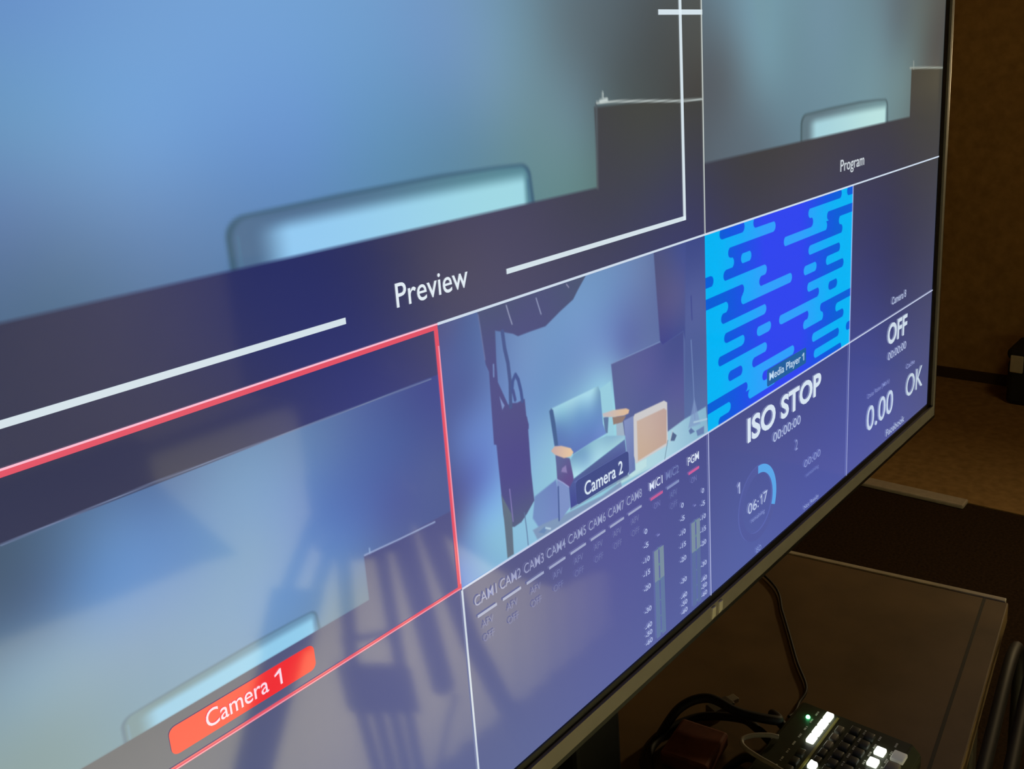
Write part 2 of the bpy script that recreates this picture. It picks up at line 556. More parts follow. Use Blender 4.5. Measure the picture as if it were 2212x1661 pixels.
cv.line([(374.7,717.7), (374.6,722.1)], 1.2, (150, 176, 216), 0.7)
cv.mesh('video_picture', 0.0004, panel)['label'] = 'smaller picture of the chair back inside the red border'

# ---- second camera window: armchair, side table, softbox
cv = Canvas(480, 540, 960, 810, 480, 270)
cv.fill([(489.1,550.9,84,92,142), (487.7,586.3,84,96,152), (512.9,557,84,100,152), (506.1,614.6,86,102,160), (506.9,662,98,122,186), (482.8,677.1,88,102,160), (514.1,713.3,100,122,188), (481.6,739.4,96,106,156), (513.5,748,120,158,208), (506.9,775.5,122,164,210), (485.7,786,104,138,202), (533.2,787.3,134,184,216), (591.2,576.9,112,142,190), (594.3,616.9,114,146,196), (649.7,591.8,114,150,198), (691,581.5,116,152,200), (734.6,570.6,112,146,194), (729.8,633.8,118,150,200), (685.8,643.1,120,156,202), (780.6,559,108,136,184), (819.1,555.9,104,126,172), (815.1,622.4,98,114,166), (774.8,646,104,124,178), (627,667.3,116,156,202), (615.6,705.3,134,178,214), (611.2,751.5,142,192,218), (591.2,797.1,142,192,220), (734.9,685,150,206,226), (934.5,567,68,82,140), (931.4,651.1,82,96,154), (927.9,744.4,84,104,158)])
# dark strip, lower flag and pale floor on the right
cv.poly([(840.8,540.6), (913.4,536.6), (911.8,683.1), (902.9,653.2), (853.9,659.1), (849,653.1)], [(858.9,563.8,80,84,128), (901.4,560.6,72,82,140), (888.6,604.9,86,88,138), (864.5,658.3,68,74,140), (897.3,654.8,70,80,142)], 1.6)
cv.poly([(913.4,536.6), (965.6,536.7), (962.9,778.1), (901.1,777.3)], [(934.5,567,68,80,140), (932.5,620.7,82,94,152), (930,688,80,96,152), (927.4,757,88,108,160)], 2.2)
cv.line([(923.7,612.7), (924.8,643.4)], 2.4, (66, 74, 140), 1.5)
cv.poly([(745.5,652.4), (849,653.1), (853.9,658.5), (902.9,653.8), (901.1,777.3), (859.6,779.1), (796.2,769.2), (752.5,736.3)], [(763.3,676.6,92,100,150), (821.6,682.1,88,92,150), (819.6,717,86,94,150), (874.6,673,74,82,142), (882.8,730.5,88,92,150), (870.5,757.7,92,100,150)], 1.2)
cv.line([(745.5,652.4), (849,653.1)], 1.2, (124, 146, 190), 0.8)
cv.poly([(863.1,774), (901.3,771), (955.7,771.2), (961.6,817.6), (744.9,804), (755.8,784.4), (795.1,786.9)], [(868.7,794.8,164,204,222), (938.3,786.5,140,184,208), (794,804.8,176,214,222)], 1.5)
cv.line([(921.5,670.2), (924.9,730.7), (926.6,779.4)], 2.0, (112, 134, 184), 1.4)
cv.poly([(926.5,750.3), (909.9,786.7), (940.5,790.5)], (128, 152, 196), 2.0, 0.7)
cv.line([(924.1,783.1), (957.6,789.6)], 2.4, (170, 200, 220), 1.0)
cv.poly([(910.9,790.3), (916.8,788.4), (926,796.7), (914.2,796.6)], (92, 116, 164), 1.2)
cv.poly([(929.5,796.7), (950,797), (949.6,807.5), (932.8,805.6)], (104, 128, 176), 1.2)
cv.poly([(870.6,777.8), (881.4,786.6), (875.5,792.2), (865.7,788.7)], (84, 102, 140), 1.0)
cv.line([(871.8,777), (864.5,790.2)], 1.6, (190, 204, 214), 0.9)
# shadow on the floor left of the chair
cv.poly([(598.2,758.2), (635.1,752.9), (639.8,782.9), (634.2,807.9), (601,794.7), (592.8,781.2)], [(601.7,769.1,114,140,192), (623.5,789.1,116,138,194), (633.7,765.8,112,132,190)], 1.6)
cv.poly([(591.5,794.5), (611,794.8), (634.9,798.3), (716.8,804.6), (754.6,801.8), (758.5,815.3), (597.9,808.3)], (128, 152, 186), 1.5)
cv.poly([(600.1,801), (610.6,799), (616.7,801.6), (609.9,806.4)], (108, 138, 182), 0.8)
cv.line([(612.8,801), (620.4,805.4)], 2.0, (180, 206, 226), 1.0)
# side table
cv.poly([(765.9,728.3), (786.2,728.7), (785.2,774.9), (785.8,798.6), (771.5,800), (769.1,769.1)], [(768.7,736,128,142,190), (780,787.4,106,122,176), (765.3,787.9,116,130,184)], 1.0)
cv.poly([(786.1,730.2), (788.9,727.7), (853.9,730.8), (861,735.5), (860.1,788), (856.4,792.2), (787.5,791.2), (784.1,779.5)], (204, 202, 204), 1.0)
cv.poly([(792.9,737.9), (853.4,740.9), (859.2,745.3), (857,788.6), (792.1,789.2)], [(817.5,752.4,196,172,160), (849.1,750.7,190,164,156), (800.4,782.8,198,172,152)], 1.2)
cv.line([(860,786.4), (851,810.3)], 1.4, (110, 136, 156), 0.8)
cv.poly([(772.1,800.2), (786.4,799.5), (787.9,791.3), (810.7,792.9), (810.1,802.8), (778.9,804.7)], (188, 222, 226), 1.0)
# gap between back and arm, right arm rest
cv.poly([(720.6,675.6), (743,672.1), (745.9,711.1), (745.7,740.4), (729,734.7), (722.5,698.9)], (152, 204, 222), 1.2)
cv.poly([(726.1,711.6), (730.7,712), (736.2,713.8), (733,732.5), (728.4,731)], (96, 120, 160), 0.9)
cv.poly([(750.5,726.7), (763.9,728.8), (766.6,747.7), (750.4,742.1)], (160, 178, 196), 1.0)
cv.poly([(743.6,716.2), (771.1,724.1), (762.9,729.1), (744.8,726.2)], (146, 124, 116), 1.0)
cv.poly([(724.7,706), (746,708.6), (771.7,714.7), (778,718.5), (776.2,722.4), (767.3,722.2), (745.4,717), (726.2,710.5)], [(733.3,707,196,186,188), (765.4,714.5,216,186,160)], 1.0)
# chair back
cv.poly([(630.6,672.7), (633.7,670.5), (637.7,671), (675.1,671.1), (719.1,671.2), (722.5,679), (724.7,718.1), (730.2,732.2), (705.2,732.8), (667.9,734.9), (636.1,714.6), (633.3,691.8)],
        [(639.8,674.6,150,198,222), (668.1,673.8,160,208,226), (709.9,673.5,158,206,224), (718.8,675,130,174,200), (650.4,684.5,128,176,208), (684,688.8,124,170,208), (710,694.9,116,158,202), (641.2,694.5,106,142,192), (673.9,705.5,104,142,196), (708.3,717.2,102,136,196), (655.6,719.3,96,124,184), (698.4,727.5,100,128,192), (720.4,725.9,108,138,200)], 1.2)
cv.poly([(630.6,672.7), (634.5,670.5), (637.4,673.8), (640,689.8), (642.3,715.6), (636.4,714.7), (633.3,691.8)], (74, 100, 146), 1.2)
# seat
cv.poly([(659.7,740.9), (667.9,735.4), (705.2,732.8), (730,735), (764.7,746.8), (765.9,751.6), (714.3,757.5), (667.2,763.6), (661.3,751.6)],
        [(669.2,739.9,124,168,200), (697.7,736.5,136,182,206), (734.3,740,140,184,208), (760.7,746.8,152,194,212), (669.3,759.2,170,218,232), (714.6,754.1,166,212,228), (760.6,748.6,150,190,212), (689.9,745.1,130,174,206)], 1.2)
cv.poly([(667.2,763.6), (714.2,758.1), (766.3,752.1), (768.1,768.8), (770.1,799.5), (709.4,797), (657.4,796.4), (656.1,767.8)],
        [(677.5,765.8,82,96,152), (752.3,755.9,92,108,164), (751.3,769.9,82,92,152), (694.1,781.5,74,84,140), (666.8,788.1,72,80,148), (750,788.8,78,90,142)], 1.0)
cv.line([(666.8,768.5), (713.4,769.5), (768.1,769.7)], 1.2, (104, 116, 178), 0.9, 0.7)
cv.line([(657.3,797.5), (711.1,798.9), (771,800.5)], 2.0, (124, 140, 172), 1.0, 0.8)
# left arm rest and leg
cv.poly([(636.5,724.6), (660.8,737.4), (665,758.7), (665.7,764.7), (657,771.6), (637.1,753.9), (637,736.9)], [(644,742.4,96,98,148), (651,756,98,86,142)], 1.0)
cv.poly([(646.7,743.9), (653.5,743.1), (654.7,752.5), (644.7,747.6)], (140, 128, 180), 1.2)
cv.poly([(636.7,753.5), (656.3,769.6), (656.7,794.4), (637.1,803.4), (634.3,792)], (126, 146, 198), 1.0)
cv.line([(637.1,753.7), (646.8,761.3), (656.3,770.1)], 1.2, (156, 166, 214), 0.8)
cv.line([(638,762.9), (636.1,801.9)], 2.4, (76, 96, 152), 0.8)
cv.poly([(629.6,717.7), (636.1,714.6), (647.4,718), (663.5,726.5), (667.8,732.8), (663,735.9), (651,733.7), (636,724.4)], [(637.8,721.2,206,176,166), (657.8,725.7,224,192,164)], 1.0)
# softbox, its stand and the black bag
DK = [(567.4,538,80,86,120), (616.3,544.2,80,84,122), (678,542.8,78,86,118), (548.7,584.8,82,84,132), (575.3,660.8,84,82,136), (568.1,729.4,82,80,138), (554.3,791.5,92,104,128)]
cv.poly([(533.9,540.9), (582.6,539.8), (642.3,540.2), (708.9,539.1), (691.7,553.3), (682,562.3), (658.2,570.2), (633.4,579.9), (607.8,579.4), (589.5,579.4), (582.2,575), (556.7,565.3), (555,597.9), (555,617.6), (567.9,646.2), (565.2,687.5), (542.4,679.4), (543.5,603.8), (539.6,594.7), (536.1,555.7)], DK, 0.9)
cv.poly([(545.1,650.8), (594.8,667.2), (595.2,678.8), (595.4,729.6), (597.2,762.3), (584.2,772.2), (574.6,777.8), (563.4,778.5), (550.8,773.1), (548.1,757.8), (546.5,703.5)], DK, 0.9)
cv.poly([(547.3,735.8), (560.6,763.1), (559.2,807.9), (549.2,808.1), (548.7,772.2)], (100, 114, 132), 0.9)
cv.line([(580.4,769.8), (582.1,793.1), (582.5,807.9)], 1.3, (96, 118, 156), 0.7)
cv.line([(560.3,734.8), (561.1,753.9), (561.9,771.5)], 1.2, (140, 130, 190), 0.8)
cv.poly([(552.9,644.9), (561.1,646.4), (571.4,644.9), (581.5,647.5), (593,646.9), (593.8,665.4), (596.7,676.2), (596.2,680.9), (594,681.4), (595,698), (544,680)], DK, 0.9)
cv.line([(566.9,569.1), (568.4,586.6), (571.7,602.6), (572.9,622.9), (571.1,648.4)], 5.0, (78, 92, 142), 0.9)
cv.line([(574.8,632.9), (576.9,622.9), (581.5,617.7), (585.3,624.2), (588.2,637), (589.3,648.2)], 4.4, (74, 90, 146), 0.9)
cv.line([(576.4,633.4), (578.5,643.6)], 4.0, (78, 88, 144), 0.9)
cv.line([(550.6,598.4), (549.7,610.2)], 2.0, (116, 138, 190), 0.8)
cv.poly([(555.8,633), (562.1,644.4), (558.4,647.9)], (124, 144, 196), 0.8)
cv.line([(534.8,544.4), (536.4,560.2), (539.4,590.1)], 1.4, (114, 124, 168), 0.9, 0.7)
cv.line([(575.4,544.4), (578.5,554.8), (581.9,564.8)], 1.5, (150, 156, 186), 0.8)
cv.line([(621.3,547.4), (624.3,556.3), (627.4,565.3)], 1.5, (146, 154, 188), 0.8)
cv.line([(672,543.6), (675.5,547.4)], 1.5, (140, 140, 170), 0.8)
cv.mesh('video_picture', 0.0004, panel)['label'] = 'picture of a blue armchair, side table and softbox'

# ---- media player window: rounded stripes
MX, MY, MW, MH = 960, 540, 480, 270
cv = Canvas(MX, MY, MX + MW, MY + MH, 480, 280)


def mixc(a, b):
    def f(X, Y):
        t = np.abs((X - MX) / MW - 0.47) / 0.5
        t = np.clip((t - 0.25) / 0.55, 0, 1)[..., None]
        return np.array(a, float) * (1 - t) + np.array(b, float) * t
    return f


CY = mixc((48, 160, 252), (2, 180, 244))
DB = mixc((48, 70, 238), (6, 94, 216))
rows = {
    0: ('d', [(.079, .222), (.275, .905), (.95, 1.2)]),
    1: ('c', [(-.2, .416), (.645, 1.2)]),
    2: ('d', [(.126, .681), (.789, 1.2)]),
    3: ('c', [(-.2, .159), (.200, .262), (.472, .79), (.886, 1.2)]),
    4: ('d', [(-.2, .043), (.098, .917)]),
    5: ('c', [(-.2, .359), (.649, 1.2)]),
    6: ('d', [(-.2, .217), (.311, .900)]),
    7: ('c', [(-.2, .123), (.199, .530), (.615, .712), (.786, 1.2)]),
    8: ('d', [(.082, .933)]),
    9: ('c', [(-.2, .356), (.643, 1.2)]),
    10: ('d', [(.098, .734), (.809, .881)]),
    11: ('c', [(-.2, .218), (.295, .387), (.442, 1.2)]),
    12: ('d', [(.063, .654), (.745, 1.2)]),
    13: ('c', [(-.2, .360), (.615, .77), (.871, 1.2)]),
    14: ('d', [(.119, .204), (.265, .942)]),
    15: ('c', [(-.2, .55), (.684, 1.2)]),
    16: ('d', [(-.2, .235), (.33, .905), (.966, 1.2)]),
    17: ('c', [(-.2, .132), (.239, .42), (.70, 1.2)]),
    18: ('d', [(.06, .928)]),
}
cv.fill(DB)
pitch = 0.05335
for k, (kind, segs) in rows.items():
    vc = 0.0245 + pitch * k
    y0, y1 = MY + (vc - pitch / 2) * MH, MY + (vc + pitch / 2) * MH
    cv.blend(((cv.Y >= y0) & (cv.Y < y1)).astype(float), CY if kind == 'd' else DB)
    for u0, u1 in segs:
        cv.stripe(MX + u0 * MW, MX + u1 * MW, y0, y1, DB if kind == 'd' else CY)
cv.mesh('video_picture', 0.0004, panel)['label'] = 'picture of light blue rounded stripes on blue'

# ---- graphics drawn over the pictures
WH = (206, 220, 236)
D1, D2, D3 = 0.0008, 0.0012, 0.0016
rects('divider_line', [(480.5, 538.4, UX1, 541.0)], WH, D1, panel)
rects('divider_line', [(UX0, 538.6, 480, 540.2)], (250, 188, 208), D2, panel)
rects('divider_line', [(480.5, 808.6, UX1, 811.0)], (196, 206, 232), D1, panel)
rects('divider_line', [(959.0, UY0, 961.2, 538.4)], (204, 212, 208), D1, panel)
rects('divider_line', [(959.0, 811.0, 961.2, UY1)], (178, 186, 226), D1, panel)
rects('divider_line', [(1438.8, 541, 1441.2, UY1)], (168, 178, 226), D1, panel)
rects('divider_line', [(479.0, 811.0, 481.6, UY1)], (206, 216, 230), D1, panel)
rects('tally_border', [(UX0, 540.2, 480, 544.6), (475.2, 544.6, 480.2, 805.4), (UX0, 805.4, 480.2, 809.2)], (226, 84, 104), D1, panel)
rects('tally_border', [(478.0, 560.0, 479.6, 803.0), (UX0, 807.4, 478.0, 808.6)], (240, 150, 170), D2, panel)
# safe area frame with gaps, and cross mark of the preview window
for r_ in ((UX0, 508.9, 377.8, 514.3), (578.8, 508.3, 914.5, 513.6), (908.6, UY0, 914.6, 513.6), (864.7, 266.5, 962, 272.3)):
    rects('safe_area_line', [r_], (212, 226, 234), D1, panel)
text('caption', 'Preview', 434.4, 492.6, 524.5, 514.2, (226, 236, 244), D1, panel, 0.004)
text('caption', 'Program', 1386.5, 493.4, 1484.0, 518.0, (206, 214, 220), D1, panel, 0.004)
rrect('caption_plate', 171.5, 773.8, 304.4, 797.4, 6.0, (240, 44, 54), D1, panel)
text('caption', 'Camera', 201.2, 776.8, 257.5, 791.8, (252, 216, 232), D2, panel, 0.004, [(264.0, 777.8, 270.6, 792.0)], 0.14)
rrect('caption_plate', 668.0, 768.0, 772.0, 797.0, 5.0, (68, 78, 136), D1, panel)
text('caption', 'Camera 2', 682.8, 775.0, 758.6, 792.0, (216, 230, 244), D2, panel, 0.010)
rrect('caption_plate', 1132.0, 770.8, 1266.0, 797.0, 4.0, (34, 96, 158), D1, panel)
text('caption', 'Media Player', 1139.0, 777.0, 1245.0, 793.0, (188, 214, 236), D2, panel, 0.006, [(1251.0, 777.4, 1257.5, 790.0)], 0.18)
text('caption', 'Camera 8', 1636.5, 774.0, 1712.0, 788.8, (172, 184, 216), D1, panel, 0.014)
# recorder panel
text('caption', 'ISO STOP', 1071.2, 827.0, 1325.0, 865.4, (214, 228, 242), D1, panel, 0.030)
text('caption', '00:00:00', 1152.5, 877.4, 1248.5, 892.8, (170, 184, 222), D1, panel, 0.010)
text('caption', '.', 1044.4, 932.4, 1047.4, 933.6, (176, 188, 228), D1, panel, 0.0, [(1040.0, 915.8, 1047.5, 933.6)], 0.18)
text('caption', '2', 1230.0, 915.2, 1238.5, 933.4, (140, 152, 206), D1, panel, 0.01)
text('caption', '06:', 1071.5, 962.0, 1105.0, 979.0, (184, 198, 230), D1, panel, 0.004, [(1110.5, 962.0, 1116.5, 979.0)], 0.13)
text('caption', '7', 1120.5, 962.0, 1134.0, 979.0, (184, 198, 230), D1, panel, 0.004)
text('caption', 'remaining', 1080.5, 989.6, 1124.5, 998.0, (138, 152, 210), D1, panel, 0.0)
text('caption', '00:00', 1263.5, 963.4, 1327.0, 976.2, (134, 148, 206), D1, panel, 0.004)
text('caption', 'remaining', 1270.8, 989.2, 1320.6, 997.2, (118, 132, 196), D1, panel, 0.0)
text('caption', 'Not Ready', 1264.5, 1043.2, 1322.5, 1052.6, (150, 164, 214), D1, panel, 0.006)
text('caption', 'ISO', 1096.5, 1044.0, 1113.0, 1053.0, (134, 152, 210), D1, panel, 0.006)
v, f = [], []
NA = 30
for k in range(NA + 1):
    a = math.radians(90 - 114 * k / NA)
    for r in (47.0, 59.5):
        v.append((1104 + r * math.cos(a), 972 - r * math.sin(a)))
for k in range(NA):
    f.append((2 * k, 2 * k + 2, 2 * k + 3, 2 * k + 1))
flat_mesh('dial_arc', v, f, (92, 166, 232), D1, panel)
for cx0, col in ((1104, (83, 92, 158)),):
    v, f = [], []
    for k in range(61):
        a = math.radians(6 * k)
        for r in (47.0, 59.5):
            v.append((cx0 + r * math.cos(a), 972 - r * math.sin(a)))
    for k in range(60):
        f.append((2 * k, 2 * k + 2, 2 * k + 3, 2 * k + 1))
    flat_mesh('dial_ring', v, [q[::-1] for q in f], col, 0.0006, panel)
# streaming panel
text('caption', 'OFF', 1622.0, 824.0, 1724.0, 865.0, (206, 220, 234), D1, panel, 0.024)
text('caption', '00:00:00', 1626.5, 879.0, 1723.5, 894.6, (172, 184, 218), D1, panel, 0.012)
text('caption', 'Cache', 1729.0, 931.0, 1777.0, 940.6, (150, 160, 212), D1, panel, 0.004)
text('caption', 'OK', 1733.0, 957.0, 1829.0, 1003.0, (196, 212, 226), D1, panel, 0.002)
text('caption', 'Data Rate (Mb/s)', 1531.0, 932.0, 1639.0, 943.0, (130, 142, 200), D1, panel, 0.004)
text('caption', '0.00', 1530.0, 958.0, 1662.0, 1006.0, (196, 212, 234), D1, panel, 0.004)
text('caption', 'Facebook', 1631.0, 1035.0, 1729.5, 1049.0, (170, 184, 216), D1, panel, 0.012)
# audio mixer panel
for i in range(8):
    x = 496.0 + 38.3 * i
    b = 150 - 4 * i
    text('channel_label', 'CAM%d' % (i + 1), x, 826.5, x + 33.0, 838.0, (150 + 3 * (i < 3), 158, 196), D1, panel, 0.004)
    rects('channel_rule', [(x + 2.5, 848.4, x + 31.5, 851.6)], (160, 168, 202), D1, panel)
    text('channel_state', 'AFV', x + 8, 858.5, x + 25, 866.5, (116, 122, 172), D1, panel)
    text('channel_state', 'OFF', x + 8, 874.5, x + 25, 882.5, (110, 116, 168), D1, panel)
for body, x, w, col, rc in (('MIC1', 814.6, 29.5, (214, 224, 244), (196, 96, 150)), ('MIC2', 852.8, 30.5, (112, 124, 178), (132, 144, 192)), ('PGM', 906.0, 28.3, (214, 224, 240), (206, 96, 156))):
    text('channel_label', body, x, 827.0, x + w, 838.4, col, D1, panel, 0.012)
    rects('channel_rule', [(x + 1, 848.2, x + w, 852.0)], rc, D1, panel)
text('channel_state', 'AFV', 861, 858.5, 878, 867.0, (106, 118, 172), D1, panel)
text('channel_state', 'OFF', 861, 874.5, 878, 883.0, (104, 112, 168), D1, panel)
for x in (830.0, 920.0):
    text('channel_state', 'ON', x - 7, 858.5, x + 7, 866.5, (112, 118, 178), D1, panel)
for x in (804.0, 891.0, 944.0):
    for lab, y in (('0', 888), ('-5', 907), ('-10', 927), ('-15', 945.7), ('-20', 966), ('-30', 997.8), ('-40', 1020.8), ('-50', 1032), ('-60', 1044)):
        w = 4.2 + 3.0 * (len(lab) - 1)
        text('scale_number', lab, x - w, y - 3.6, x + w * 0.55, y + 3.6, (170, 182, 222), D1, panel, 0.03)
GR = (100, 134, 152)
for x0, x1, dim in ((819.5, 842.0, (98, 120, 160)), (911.0, 933.6, (92, 110, 158))):
    rects('meter_bar', [(x0, 968, x0 + 9.6, 1050), (x1 - 9.6, 968, x1, 1050)], dim, D1, panel)
    rects('meter_bar', [(x0, 924, x0 + 9.6, 968), (x1 - 9.6, 924, x1, 968)], (122, 142, 160), D1, panel)
    rects('meter_tick', [(x0 + 9.6, 922.6, x1 - 9.6, 926), (x0 + 9.6, 944.8, x1 - 9.6, 948.2), (x0 + 9.6, 966, x1 - 9.6, 969.4), (x0 + 10.5, 997, x1 - 10.5, 999),
                         (x0 + 10.5, 1020, x1 - 10.5, 1022), (x0 + 9.5, 1043, x1 - 9.5, 1045)], GR, D1, panel)
rects('meter_peak', [(828, 904, 834, 906.5)], (124, 130, 190), D1, panel)
rects('meter_peak', [(919, 900, 924, 902.5)], (124, 130, 190), D1, panel)

# ---- body of the set
hx, zb, zt = 0.6088, ZC - 0.3463, ZC + 0.3463


def frame_ring(bm, inner, outer, y0, y1):
    (ix, iz0, iz1), (ox, oz0, oz1) = inner, outer
    for lo, hi in (((-ox, oz0), (ox, iz0)), ((-ox, iz1), (ox, oz1)), ((-ox, iz0), (-ix, iz1)), ((ix, iz0), (ox, iz1))):
        add_box(bm, (lo[0], y0, lo[1]), (hi[0], y1, hi[1]))


bm = bmesh.new()
frame_ring(bm, (hx, zb, zt), (hx + 0.0135, zb - 0.0075, zt + 0.009), -0.0015, 0.012)
obj('inner_bezel', bm, M_gap, tv)
bm = bmesh.new()
frame_ring(bm, (hx + 0.0135, zb - 0.0070, zt + 0.0085), (hx + 0.0205, zb - 0.0225, zt + 0.016), -0.0045, 0.014)
bz = obj('bezel', bm, M_bezel, tv)
bz['label'] = 'satin grey outer frame'
bm = bmesh.new()
frame_ring(bm, (hx + 0.0200, zb - 0.0222, zt + 0.0155), (hx + 0.0235, zb - 0.0272, zt + 0.019), -0.0042, 0.030)
obj('rim', bm, M_gap, tv)
bm = box((-hx - 0.018, 0.012, zb - 0.020), (hx + 0.018, 0.045, zt + 0.014), 0.006)
add_box(bm, (-0.42, 0.044, zb + 0.02), (0.42, 0.085, zt - 0.12), 0.012)
obj('back_shell', bm, M_tvback, tv)
bm = bmesh.new()
zl = zb - 0.0145
for x0 in (-0.0045, 0.0085):
    p = [(x0 - 0.0035, zl - 0.0055), (x0 + 0.0035, zl - 0.0045), (x0 + 0.0045, zl + 0.0050), (x0 - 0.0020, zl + 0.0055)]
    a = [bm.verts.new((x, -0.0062, z)) for x, z in p]
    b = [bm.verts.new((x, -0.0042, z)) for x, z in p]
    bm.faces.new(a)
    bm.faces.new(b[::-1])
    for k in range(4):
        bm.faces.new((a[k], b[k], b[(k + 1) % 4], a[(k + 1) % 4]))
em = obj('emblem', bm, M_emblem, tv)
em['label'] = 'small pale emblem on the lower frame'
bm = box((-0.062, 0.125, ZT + 0.012), (0.018, 0.165, zb + 0.12), 0.006)
add_box(bm, (-0.062, 0.080, zb + 0.03), (0.018, 0.150, zb + 0.12), 0.004)
obj('stand_neck', bm, M_blk, tv)
obj('stand_base', box((-0.32, 0.118, ZT), (0.050, 0.27, ZT + 0.014), 0.006), M_blk, tv)
bm = bmesh.new()
bmesh.ops.create_uvsphere(bm, u_segments=12, v_segments=8, radius=0.0022)
for v_ in bm.verts:
    v_.co = Vector((v_.co.x * 2.2, v_.co.y, v_.co.z)) + Vector((-0.1074, -0.0020, 1.0006))
obj('rim_spot', bm, mat('spot_pale', (0.7, 0.66, 0.6), 0.3, emit=(1, 0.86, 0.68), estr=0.45), tv)  # small pale emissive spot on the lower frame

# ------------------------------------------------------------------ the table
TA = math.radians(7.2)             # the table stands a little askew
CR = Vector((0.695, -0.105, 0.0))   # its front right corner


def tl(bm):
    """table frame (origin at the front right corner, x along the front edge) -> room"""
    bm.transform(Matrix.Translation(CR) @ Matrix.Rotation(TA, 4, 'Z'))
    return bm


tb = thing('side_table', tuple(CR), 'long shallow brown wooden table standing under the television', 'table')
bm = bmesh.new()
for x0, x1 in ((-2.0, -1.002), (-1.0, -0.010)):
    add_box(bm, (x0, 0.0, ZT - 0.032), (x1, 0.60, ZT), 0.002)
obj('tabletop', tl(bm), M_wood, tb)
ed = obj('edge_strip', tl(box((-0.010, 0.004, ZT - 0.030), (0.0, 0.56, ZT + 0.0014), 0.001)), M_edge, tb)
ed['label'] = 'pale edge strip, caught light put into its colour'
for x in (-1.93, -0.07):
    for y in (0.05, 0.55):
        obj('leg', tl(box((x - 0.025, y - 0.025, 0), (x + 0.025, y + 0.025, ZT - 0.032), 0.004)), M_leg, tb)
obj('apron', tl(box((-1.90, 0.52, ZT - 0.10), (-0.10, 0.54, ZT - 0.032))), M_leg, tb)
gr_ = obj('front_groove', tl(box((-1.99, 0.030, ZT - 0.001), (-0.012, 0.034, ZT + 0.0004))), M_leg, tb)
gr_['label'] = 'dark line along the front of the tabletop'

# ------------------------------------------------------------------ the switcher
DX0, DX1, DY0, DY1, DZ = -0.110, 0.265, -0.119, 0.027, 0.735
sw = thing('video_switcher', ((DX0 + DX1) / 2, (DY0 + DY1) / 2, ZT), 'black video switcher with glowing white keys on the table below the screen', 'video switcher')
bm = bmesh.new()
prof = [(DY0, ZT + 0.003), (DY0, DZ - 0.010), (DY0 + 0.010, DZ), (DY1 - 0.004, DZ), (DY1, DZ - 0.004), (DY1, ZT + 0.003)]
L = [bm.verts.new((DX0, y, z)) for y, z in prof]
Rr = [bm.verts.new((DX1, y, z)) for y, z in prof]
bm.faces.new(L)
bm.faces.new(Rr[::-1])
for k in range(len(prof)):
    bm.faces.new((L[k], Rr[k], Rr[(k + 1) % len(prof)], L[(k + 1) % len(prof)]))
bmesh.ops.bevel(bm, geom=bm.edges[:], offset=0.0015, segments=2, affect='EDGES')
body = obj('body', bm, M_dev, sw)
for k in range(4):
    x = DX0 + 0.03 if k % 2 else DX1 - 0.03
    y = DY0 + 0.02 if k < 2 else DY1 - 0.02
    bm = bmesh.new()
    add_tube(bm, [(x, y, ZT), (x, y, ZT + 0.004)], 0.008, 12)
    obj('foot', bm, M_blk, sw)
gv = obj('groove', box((DX0 + 0.02, -0.0245, DZ - 0.001), (DX1 - 0.006, -0.0215, DZ + 0.0006)), M_groove, sw)


def key(x, y, w, h, m, name='key', z=0.0042):
    return obj(name, box((x - w / 2, y - h / 2, DZ - 0.001), (x + w / 2, y + h / 2, DZ + z), 0.0016), m, sw, True)


for i in range(4):
    o = key(0.2045 + 0.0158 * i, -0.0135, 0.0140, 0.0095, M_keylit)
    o['label'] = 'glowing white key'
for i in range(5):
    o = key(0.2505 - 0.0158 * (i + 1) + 0.002, -0.0335, 0.0130, 0.0085, M_keyg if i < 3 else M_keyd)
for r, y in enumerate((-0.0490, -0.0660)):
    for i in range(8):
        key(0.2460 - 0.0165 * i, y, 0.0120, 0.0110, M_keyd)
for i, x in enumerate((0.2290, 0.2075, 0.1860, 0.1645)):
    o = key(x, -0.0845, 0.0125, 0.0115, M_keylit if i in (0, 1) else M_keyd)
for i, x in enumerate((0.2320, 0.2110, 0.1900, 0.1690)):
    key(x, -0.1045, 0.0165, 0.0150, M_keyw if i == 0 else M_keyg)
for i, x in enumerate((0.1645, 0.1480, 0.1315)):
    key(x, -0.0325, 0.0120, 0.0095, M_keylit if i == 0 else M_keyd)
for i in range(6):
    key(0.175 - 0.0165 * i, -0.0135, 0.0125, 0.0090, M_keyd)
bm = bmesh.new()
rngp = np.random.RandomState(4)
for y in (0.0010, -0.0425, -0.0575, -0.0755, -0.0945):
    for i in range(9):
        x = 0.252 - 0.0160 * i
        for j in range(3):
            w = 0.0012 + 0.0014 * rngp.rand()
            add_box(bm, (x - 0.004 + 0.003 * j, y - 0.0012, DZ - 0.0002), (x - 0.004 + 0.003 * j + w, y + 0.0008, DZ + 0.0003))
pm = obj('panel_marking', bm, M_print, sw)
pm['kind'] = 'stuff'
bm = bmesh.new()
bmesh.ops.create_uvsphere(bm, u_segments=12, v_segments=8, radius=0.0026)
for v_ in bm.verts:
    v_.co += Vector((0.2390, 0.0065, DZ + 0.0008))
o = obj('indicator_light', bm, M_led, sw, True)
o['label'] = 'green glowing indicator'
for x in (0.225, 0.19, 0.155, 0.12, 0.085):
    obj('socket', box((x - 0.008, DY1 - 0.002, ZT + 0.010), (x + 0.008, DY1 + 0.003, ZT + 0.021), 0.001), M_greyp, sw)

